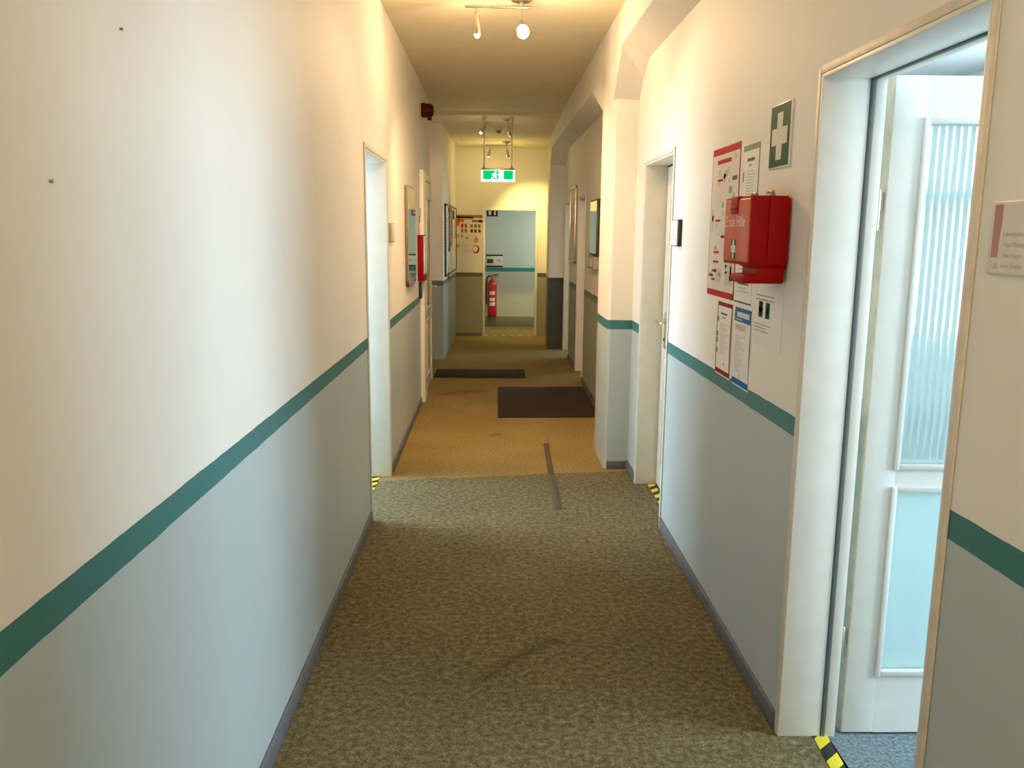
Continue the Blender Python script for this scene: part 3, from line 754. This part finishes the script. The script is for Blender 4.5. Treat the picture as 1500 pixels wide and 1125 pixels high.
# room sign on the left past door_4
o = thing('room_sign', 'small grey room sign on the left wall beside the open doorway', 'sign', left_wall(5.415, 1.482))
b = B(); b.box((0, 0, 0), (.20, .118, .014), M['ink'], .003); b.build('holder', o)
b = B(); b.box((.006, .006, .014), (.194, .112, .017), M['paperB'], .001); ins = b.build('paper_insert', o)
b = B(); b.box((.01, .03, .0168), (.03, .10, .0174), M['olive']); b.build('print', ins)

# mirrors and frames ------------------------------------------------------------------
def framed(name, label, cat, mx, w, h, face, fm, fw=.012, dep=.02, radius=.04):
    o = thing(name, label, cat, mx)
    def rr(x0, y0, x1, y1, r, n=6):
        P = []
        for cx, cy, a in ((x1-r, y1-r if False else y1-.004, 0), ):
            pass
        P += [(x0, y1), (x0, y0+r)] + [(x0+r-r*math.cos(PI/2*k/n), y0+r-r*math.sin(PI/2*k/n)) for k in range(1, n)] + [(x0+r, y0), (x1-r, y0)] + [(x1-r+r*math.sin(PI/2*k/n), y0+r-r*math.cos(PI/2*k/n)) for k in range(1, n)] + [(x1, y0+r), (x1, y1)]
        return P
    b = B(); b.prism(rr(0, 0, w, h, radius), 2, 0, dep, fm, .002); b.build('mirror_frame', o)
    b = B(); b.prism(rr(fw, fw, w-fw, h-fw, max(.004, radius-fw)), 2, dep, dep+.003, face); b.build('glass', o)
    return o
framed('wall_mirror', 'tall mirror with rounded lower corners on the left wall', 'mirror', left_wall(6.41, 1.135), .63, .75, M['mirror'], mat('dark_brown_edge', (.12, .07, .03), .5), .008, .022, .07)
o = framed('wall_mirror', 'framed mirror with small dispenser below in the far right bay', 'mirror', right_wall(8.20, 1.35, XB), .53, .50, M['mirror'], M['black'], .016, .03, .01)
o = thing('soap_dispenser', 'small pale dispenser under the framed mirror in the right bay', 'dispenser', right_wall(8.18, 1.225, XB))
b = B(); b.box((0, 0, 0), (.46, .115, .05), M['ink'], .008); b.build('body', o)
b = B(); b.box((.05, .02, .05), (.41, .095, .054), M['paperB'], .003); b.build('front_panel', o)
o = thing('framed_board', 'tall metal framed board between the two far right doorways', 'picture', right_wall(10.50, 1.205, XB))
b = B(); w, h = .66, .87
for a in ((0, 0, .025, h), (w-.025, 0, w, h), (0, 0, w, .025), (0, h-.025, w, h)): b.box((a[0], a[1], 0), (a[2], a[3], .025), M['brass'], .004)
b.build('picture_frame', o)
b = B(); b.box((.02, .02, .004), (w-.02, h-.02, .012), M['paperB']); ins = b.build('picture', o)
b = B()
for x0, y0, x1, y1, m in textlines(.09, .55, .12, .75, 18, M['pale_ink']): b.box((x0, y0, .0118), (x1, y1, .0124), m)
b.build('print', ins)

# key tag, red box and black strap on the left wall before door_3
o = thing('key_tag', 'small key tags hanging on the left wall above the red box', 'key tag', left_wall(7.58, 1.56))
b = B(); b.lathe([(.004, 0), (.004, .02), (.008, .024), (0, .028)], M['brass'], (.04, .19, 0), (0, 0, 1), 12); b.build('hook', o)
b = B(); b.tube([(.04, .188, .016), (.036, .15, .014), (.04, .10, .012)], .004, M['brown'], 8); b.box((.025, .07, .006), (.06, .125, .014), M['brown'], .003); b.build('strap', o)
b = B(); b.box((.03, .0, .006), (.065, .05, .016), M['paper'], .004); b.tube([(.045, .05, .01), (.042, .075, .01)], .003, M['brass'], 8); b.build('tag_plate', o)
o = thing('leaflet_box', 'red wall box with white front beside the panelled left door', 'box', left_wall(7.47, 1.125))
lr = mat('deep_red_box', (.20, .002, .004), .55, spec=.1)
b = B(); b.box((0, 0, 0), (.235, .395, .052), lr, .004); b.build('body', o)
b = B(); b.box((.004, .06, .052), (.231, .385, .058), M['paper'], .002); b.box((.0, .0, .05), (.235, .06, .062), lr, .003); b.build('front_panel', o)['label'] = 'white front panel'
o = thing('hanging_strap', 'black strap hanging under the red wall box', 'strap', left_wall(7.55, .965))
b = B(); b.lathe([(.004, 0), (.004, .02), (.007, .024), (0, .027)], M['black'], (.03, .14, 0), (0, 0, 1), 10); b.build('hook', o)
b = B(); b.prism([(.01, 0), (.07, .005), (.05, .145), (.02, .145)], 2, .003, .026, M['black'], .003); b.build('strap', o)

# siren on the left wall
o = thing('wall_mounted_siren', 'dark red alarm siren high on the left wall', 'siren', left_wall(8.05, 2.628))
b = B(); b.box((-.06, -.06, 0), (.06, .06, .04), M['darkred'], .012, 3); b.build('base_plate', o)
b = B(); b.lathe([(.058, .036), (.062, .055), (.057, .085), (.045, .105), (.02, .112), (0, .113)], M['darkred'], (0, 0, 0), (0, 0, 1), 28); b.build('sounder', o)
b = B(); b.box((-.03, -.085, .05), (.03, -.045, .09), M['darkred'], .01, 3); b.build('horn', o)
for nm_y, nm_z, lb in ((1.582, 1.892, 'upper'), (1.297, 1.618, 'lower')):
    b = B(); b.lathe([(.002, 0), (.002, .003), (.0032, .004), (.0026, .0055), (0, .006)], M['ink'], (0, 0, 0), (.4, 0, 1), 10)
    o = b.build('wall_nail'); o.matrix_world = left_wall(nm_y, nm_z); tag(o, lb + ' of the two small nails in the near left wall', 'nail')

# pinboard on the far left wall ------------------------------------------------------
xb = lambda y: -.597 + .045*(y-10.4)/2.55
ang = math.atan2(.045, 2.55)
u = (math.sin(ang), math.cos(ang), 0); nn = (math.cos(ang), -math.sin(ang), 0)
def far_left(y, z, off=0.): return frame(u, (0,0,1), nn, (xb(y)+off*nn[0], y+off*nn[1], z))
o = thing('pinboard', 'black framed pinboard full of papers on the far left wall', 'pinboard', far_left(10.62, 1.0))
b = B(); L = 2.15; hh = .89
for a in ((0, 0, .02, hh), (L-.02, 0, L, hh), (0, 0, L, .02), (0, hh-.02, L, hh)): b.box((a[0], a[1], 0), (a[2], a[3], .022), M['black'], .002)
b.build('board_frame', o)
b = B(); b.box((.01, .01, .002), (L-.01, hh-.01, .012), M['paperB']); b.build('board', o)
G = 'papers pinned to the pinboard'
def pin(y, z, w, h, base, mk, lab, off=.0125): sheet('pinned_paper', lab, 'paper', far_left(y, z, off), w, h, base, mk, .002, G)
pin(10.68, 1.04, .38, .81, M['paper'], textlines(.05, .33, .1, .7, 16, M['pale_ink']), 'tall white paper at the near end of the pinboard')
pin(11.10, 1.30, .36, .56, M['maroon'], [(.03, .05, .12, .50, M['paperB']), (.2, .1, .26, .4, M['rust'])], 'dark maroon photo poster near the pinboard middle')
pin(11.12, 1.03, .30, .25, M['paper'], textlines(.04, .26, .04, .2, 6, M['ink']), 'small white note below the maroon poster')
pin(11.50, 1.36, .42, .50, M['brown'], [(.05, .06, .18, .44, M['paper']), (.24, .1, .36, .38, M['maroon'])], 'brown photo sheet with pale panel on the pinboard')
pin(11.48, 1.05, .44, .28, M['paper'], textlines(.05, .38, .05, .22, 6, M['pale_ink']), 'wide white sheet low on the pinboard')
pin(11.97, 1.22, .38, .62, M['paper'], [(.0, .50, .38, .62, M['maroon'])] + textlines(.05, .33, .08, .45, 9, M['pale_ink']), 'white sheet with maroon head on the pinboard')
pin(12.38, 1.15, .34, .65, M['paperB'], [(.06, .3, .26, .6, M['brown']), (.06, .08, .28, .2, M['amber'])], 'tan picture sheet at the far end of the pinboard')
o = thing('pen_string', 'black pen on a string hanging under the pinboard', 'pen', far_left(11.05, .955, .006))
b = B(); b.tube([(0, .0, .012), (.002, .075, .012), (0, .082, .010)], .008, M['black'], 10); b.build('pen_body', o)
b = B(); b.tube([(0, .08, .010), (.001, .13, .018), (0, .15, .020)], .0025, M['black'], 6); b.build('string', o)

# poster on the end wall -----------------------------------------------------------------
w, h = .395, .575; mk = [(0, h-.045, w, h, M['brown']), (0, h-.165, .05, h-.02, M['orange_ink']), (.05, h-.07, .26, h-.025, M['amber']), (.03, h-.11, .12, h-.06, M['orange_ink']),
      (w-.062, h-.108, w, h-.070, M['maroon']), (.235, h-.105, w-.065, h-.072, M['brown'])]
for r in range(2):
    for k in range(2): mk.append((.075+.052*k, h-.185-.072*r, .110+.052*k, h-.130-.072*r, M['rust'] if r == 0 else M['brown']))
    for k in range(3): mk.append((.215+.056*k, h-.185-.072*r, .252+.056*k, h-.135-.072*r, M['brown']))
    if r == 1:
        for k in range(3): mk.append((.223+.056*k, h-.249, .244+.056*k, h-.215, M['paperB']))
for y in (.245, .095): mk.append((.0, y, .052, y+.052, M['amber']))
mk += [(.145, .225, .175, .25, M['brown']), (.08, .25, .10, .285, M['rust'])]
mk += textlines(.06, .20, .12, .145, 2, M['pale_ink']) + textlines(.11, .24, .03, .09, 6, M['pale_ink'])
sheet('fire_safety_poster', 'fire safety poster with flame on the end wall beside the far doorway', 'poster', end_wall(-.548, 1.222), w, h, M['paper'], mk, .002)
po = [x for x in bpy.data.objects if x.name.startswith('fire_safety_poster')][0]
b = B()
def disc(b, cx, cy, pts, z, m): b.prism([(cx+p[0], cy+p[1]) for p in pts], 2, z, z+.0005, m)
flame = [(-.035, 0), (-.03, .035), (-.012, .055), (-.004, .095), (.008, .07), (.018, .05), (.036, .055), (.04, .02), (.028, -.012), (0, -.022), (-.024, -.015)]
disc(b, .298, .185, flame, .0023, M['orange_ink']); disc(b, .300, .182, [(.45*p[0], .5*p[1]) for p in flame], .0028, M['amber']); b.build('flame_print', po)
b = B(); disc(b, .295, .075, [(.055*math.cos(2*PI*k/20), .062*math.sin(2*PI*k/20)) for k in range(20)], .0023, M['rust'])
disc(b, .285, .080, [(.040*math.cos(2*PI*k/20), .045*math.sin(2*PI*k/20)) for k in range(20)], .0028, M['paper'])
disc(b, .318, .055, [(-.022, -.04), (-.005, -.045), (.022, .01), (.012, .03), (.002, .0)], .0033, M['maroon']); b.build('picture_print', po)

# far lobby: extinguisher, sign and plan board
o = thing('fire_extinguisher', 'red fire extinguisher hanging on the wall behind the far doorway', 'extinguisher', loc=(-.005, 14.10, .19))
b = B(); b.lathe([(.060, 0), (.070, .008), (.074, .03), (.074, .50), (.070, .535), (.052, .57), (.028, .59), (.022, .60), (.022, .615), (0, .615)], M['extred'], (0, 0, 0), n=32); b.build('cylinder', o)
b = B(); b.lathe([(.064, -.008), (.066, .004), (.066, .012)], M['black'], (0, 0, 0), n=28); b.build('foot_ring', o)
b = B(); b.box((-.022, -.022, .612), (.022, .022, .655), M['brass'], .005); b.lathe([(.02, 0), (.02, .012), (0, .012)], M['chrome'], (0, -.022, .635), (0, -1, 0), 16); b.build('valve', o)
b = B(); b.tube([(-.02, 0, .650), (.03, 0, .668), (.10, 0, .672)], .008, M['black'], 8); b.tube([(-.01, 0, .640), (.04, 0, .640), (.095, 0, .632)], .007, M['extred'], 8); b.build('lever_handle', o)
b = B(); b.tube([(-.022, -.01, .64), (-.055, -.02, .655), (-.088, -.025, .62), (-.098, -.025, .5), (-.097, -.025, .3), (-.094, -.025, .19)], .012, M['black'], 10); b.build('hose', o)
for z0, z1, m, nm in ((.345, .405, M['paperB'], 'upper'), (.245, .30, M['paper'], 'middle'), (.165, .225, M['paper'], 'lower')):
    b = B(); P = []
    n = 10; a0, a1 = -PI/2-.62, -PI/2+.62
    for k in range(n+1): a = a0+(a1-a0)*k/n; P.append((.0752*math.cos(a), .0752*math.sin(a)))
    for k in range(n, -1, -1): a = a0+(a1-a0)*k/n; P.append((.073*math.cos(a), .073*math.sin(a)))
    b.prism(P, 2, z0, z1, m); b.build('label', o)['label'] = nm + ' white label band'
b = B(); b.box((-.03, .072, .30), (.03, .098, .56), M['black'], .003); b.build('wall_bracket', o)

o = thing('extinguisher_sign', 'small dark red sign with two white pictograms above the extinguisher', 'sign', end_wall(-.100, 1.803, 14.2))
b = B(); b.box((0, 0, 0), (.178, .15, .004), M['maroon'], .001); b.build('backing', o)
b = B(); b.box((.03, .022, .004), (.072, .088, .0048), M['paper']); b.build('pictogram', o); b = B(); b.box((.115, .022, .004), (.145, .072, .0048), M['paper']); b.box((.122, .076, .004), (.15, .09, .0048), M['paper']); b.build('pictogram', o)
o = thing('plan_sign', 'white plan board with black bars on the lobby wall above the stripe', 'board', end_wall(-.110, .985, 14.2))
b = B(); b.box((0, 0, 0), (.275, .20, .010), M['paper'], .002); b.build('board', o)
b = B(); b.box((0, .178, .009), (.275, .202, .016), M['black'], .002); b.build('clamp_bar', o); b = B(); b.box((0, -.002, .009), (.275, .022, .016), M['black'], .002); b.build('clamp_bar', o)
b = B(); b.box((.015, .060, .0098), (.118, .130, .0108), M['black_ink']); b.build('print', o); b = B(); b.prism([(.18, .10), (.20, .135), (.265, .085), (.25, .075)], 2, .0098, .0105, M['pale_ink']); b.build('print', o)

# ------------------------------------------------------------------ ceiling things
# spot bars: canopy, bar, two heads with bulbs
def spot_bar(label, x_left, x_can, x_right, y, ztop, tilt, heads, group='spot bars on the ceiling', bulbs=(None, None), bs=(1., 1.)):
    """x positions of bar ends and canopy; heads = two (x, dir, length) aims"""
    o = thing('spot_bar', label, 'ceiling lamp', loc=(x_can, y, ztop), group=group); S = Vector(o.location)
    b = B(); b.lathe([(.062, 0), (.062, -.006), (.055, -.016), (.03, -.024), (.012, -.027), (.012, -.045), (0, -.045)], M['metal'], (x_can, y, ztop), n=28); b.build('canopy', o, S)
    zb = ztop-.048
    b = B(); b.tube([(x_left, y, zb), (x_right, y, zb)], .0085, M['metal'], 12); b.sphere((x_left, y, zb), .0088, M['metal'], seg=12); b.sphere((x_right, y, zb), .0088, M['metal'], seg=12); b.build('bar', o, S)
    for (hx, dr, st), bm_, k in zip(heads, bulbs, bs):
        dv = Vector(dr).normalized(); p = Vector((hx, y, zb-st))
        b = B(); b.tube([(hx, y, zb), p], .004, M['metal'], 8); b.sphere(p, .010, M['metal'], seg=12); b.build('stem', o, S)
        b = B(); b.lathe([(.007, .0), (.013, .02), (.020, .05), (.0235, .075), (.0245, .112), (.0225, .112), (.021, .080), (.012, .070), (0, .070)], M['metal'], p, dv, 24); hd = b.build('spot_head', o, S)
        b = B(); b.lathe([(.008, .068), (.015*k, .085), (.0185*k, .104), (.019*k, .104+.014*k), (.012*k, .104+.03*k), (0, .104+.035*k)], bm_, p, dv, 18); b.build('bulb', hd, S)['label'] = 'lit bulb'
    return o
def lamp(x, y, z, power, col, r=.03):
    L = bpy.data.lights.new('bulb_light', 'POINT'); L.energy = power; L.color = col; L.shadow_soft_size = r
    o = bpy.data.objects.new('bulb_light', L); C.objects.link(o); o.location = (x, y, z)
    return o
WARM = (1., .65, .34)
spot_bar('nearest ceiling spot bar with one bulb glaring at the viewer', -.155, .155, .205, 5.12, H, 0,
         [(-.098, (.03, .05, -1), .035), (.155, (.06, -.75, -.62), .075)], bulbs=(M['bulb_dim'], M['bulb_on']), bs=(.85, 1.75))
spot_bar('middle spot bar close behind the hanging exit sign', -.085, .155, .175, 10.0, 2.812, 0,
         [(-.078, (-.62, -.35, -.8), .03), (.172, (.12, .3, -1), .03)], bulbs=(M['bulb_far'], M['bulb_far']), bs=(.6, .45))
spot_bar('farthest spot bar nearest to the end wall', -.10, .185, .24, 12.15, 2.775, 0,
         [(-.045, (-.2, .2, -1), .04), (.19, (.16, .3, -1), .05)], bulbs=(M['bulb_far'], M['bulb_far']), bs=(.6, .45))

# smoke detector
o = thing('smoke_detector', 'white smoke detector on the ceiling between the two far spot bars', 'detector', loc=(.066, 10.75, 2.80))
b = B(); b.lathe([(.055, 0), (.055, -.022), (.050, -.030), (.03, -.034)], M['paperB'], (0, 0, 0), n=28); b.build('base_plate', o)
b = B(); b.lathe([(.034, -.032), (.030, -.055), (.018, -.066), (0, -.068)], M['brown'], (0, 0, 0), n=24); b.build('sensor_cap', o)

# exit sign
yS = 9.86; zc = 2.813
o = thing('exit_sign', 'lit green exit sign hanging from the ceiling on two rods', 'exit sign', loc=(.055, yS, zc)); S = o.location
for x, side in ((-.103, 'left'), (.207, 'right')):
    b = B(); b.lathe([(.022, 0), (.022, -.055), (.016, -.062), (0, -.062)], M['paperB'], (x, yS, zc), n=20); b.build('ceiling_cup', o, S)
    b = B(); b.tube([(x, yS, zc-.055), (x, yS, 2.250)], .0075, M['metal'], 12); b.lathe([(.016, 0), (.012, .018), (.008, .02)], M['metal'], (x, yS, 2.250), n=16); b.build('hanging_rod', o, S)
b = B(); b.box((-.135, yS-.02, 2.236), (.243, yS+.02, 2.254), M['metal'], .003); b.build('housing', o, S)
b = B(); b.box((-.135, yS-.013, 2.110), (.243, yS+.013, 2.238), M['exit_white'], .004); pl = b.build('light_panel', o, S)
def on_sign(x0, z0, x1, z1, m, nm, dy=.014):
    b = B(); b.box((x0, yS-dy, z0), (x1, yS-.0125, z1), m); return b.build(nm, pl, S)
on_sign(-.114, 2.134, .062, 2.232, M['exit_green'], 'green_field'); on_sign(.118, 2.134, .224, 2.232, M['exit_green'], 'green_field')
b = B()      # running figure
z0 = 2.138; cx = .014
for pts, r in (([(cx+.006, z0+.058), (cx-.004, z0+.034)], .012), ([(cx-.004, z0+.034), (cx+.022, z0+.024), (cx+.016, z0+.004)], .007), ([(cx-.004, z0+.034), (cx-.012, z0+.014), (cx-.036, z0+.010)], .007),
               ([(cx+.006, z0+.058), (cx+.026, z0+.044), (cx+.038, z0+.054)], .005), ([(cx+.006, z0+.058), (cx-.018, z0+.056), (cx-.026, z0+.040)], .005)):
    b.tube([(p[0], yS-.0145, p[1]) for p in pts], r, M['exit_white'], 8)
b.sphere((cx+.014, yS-.0145, z0+.078), .011, M['exit_white'], (1, .4, 1), 12)
b.build('running_figure', pl, S)

# ------------------------------------------------------------------ lamps
import json
def spot(x, y, z, aim, power, col, deg, blend=.6, r=.025):
    L = bpy.data.lights.new('spot_light', 'SPOT'); L.energy = power; L.color = col; L.shadow_soft_size = r
    L.spot_size = math.radians(deg); L.spot_blend = blend
    o = bpy.data.objects.new('spot_light', L); C.objects.link(o); o.location = (x, y, z)
    o.rotation_euler = Vector(aim).to_track_quat('-Z', 'Y').to_euler()
FAR = (1., .77, .26)
lamp(-.095, 5.12, 2.58, 5., WARM); lamp(.16, 4.98, 2.60, 19., WARM)
spot(-.092, 5.14, 2.62, (.20, 1.0, -1), 250., WARM, 104, 1.)          # left head shines down onto the floor
spot(.16, 4.95, 2.64, (.05, -.75, -.62), 42., WARM, 110)         # right head shines towards the viewer
lamp(-.14, 9.93, 2.56, .9, WARM); lamp(.19, 10.05, 2.55, .8, WARM)
spot(-.14, 9.92, 2.62, (-.62, .05, -.5), 7., WARM, 95); spot(.18, 10.06, 2.6, (.12, .3, -1), 2., WARM, 90)
lamp(-.07, 12.19, 2.50, 2.4, FAR); lamp(.215, 12.22, 2.48, 2.8, FAR)
spot(.21, 12.2, 2.56, (.55, .62, -1.35), 120., FAR, 88, .9); spot(-.06, 12.19, 2.56, (-.1, .75, -.35), 3., FAR, 90)
lamp(.10, -.7, 2.55, 42., (1, .84, .62), .12)  # added unseen lamp behind the camera, brightens the near walls
L = bpy.data.lights.new('lobby_daylight', 'AREA'); L.shape = 'RECTANGLE'; L.size = 1.0; L.size_y = 1.0; L.energy = 13.; L.color = (.86, 1., .92)
lo = bpy.data.objects.new('lobby_daylight', L); C.objects.link(lo); lo.location = (1.5, 13.6, 1.5); lo.rotation_euler = (0, PI/2, 0)

# ------------------------------------------------------------------ world, camera, view
w = bpy.data.worlds.new('sky'); bpy.context.scene.world = w; w.use_nodes = True
w.node_tree.nodes['Background'].inputs[0].default_value = (.75, .88, 1., 1); w.node_tree.nodes['Background'].inputs[1].default_value = 1.5

R = [[0.9997165316896371, -0.02204799423663346, 0.008985667286511366], [0.0049851093898270315, -0.1752028113446766, -0.9845197426061567], [0.023280999781237086, 0.9842854569925652, -0.17504323523667803]]
cam = bpy.data.cameras.new('camera'); co = bpy.data.objects.new('camera', cam); C.objects.link(co)
X, Y, Z = Vector(R[0]), -Vector(R[1]), -Vector(R[2])
co.matrix_world = Matrix(((X.x, Y.x, Z.x, 0), (X.y, Y.y, Z.y, 0), (X.z, Y.z, Z.z, 1.55), (0, 0, 0, 1)))
cam.sensor_fit = 'HORIZONTAL'; cam.sensor_width = 36.; cam.lens = 1250/1500*36; cam.clip_start = .02
sc = bpy.context.scene; sc.camera = co
sc.view_settings.view_transform = 'Standard'; sc.view_settings.look = 'None'; sc.view_settings.gamma = 1.; sc.view_settings.use_curve_mapping = False
sc.view_settings.exposure = 0.
sc.cycles.max_bounces = 10; sc.cycles.diffuse_bounces = 6; sc.cycles.transmission_bounces = 8
sc.cycles.sample_clamp_indirect = 8.
bpy.context.view_layer.update()
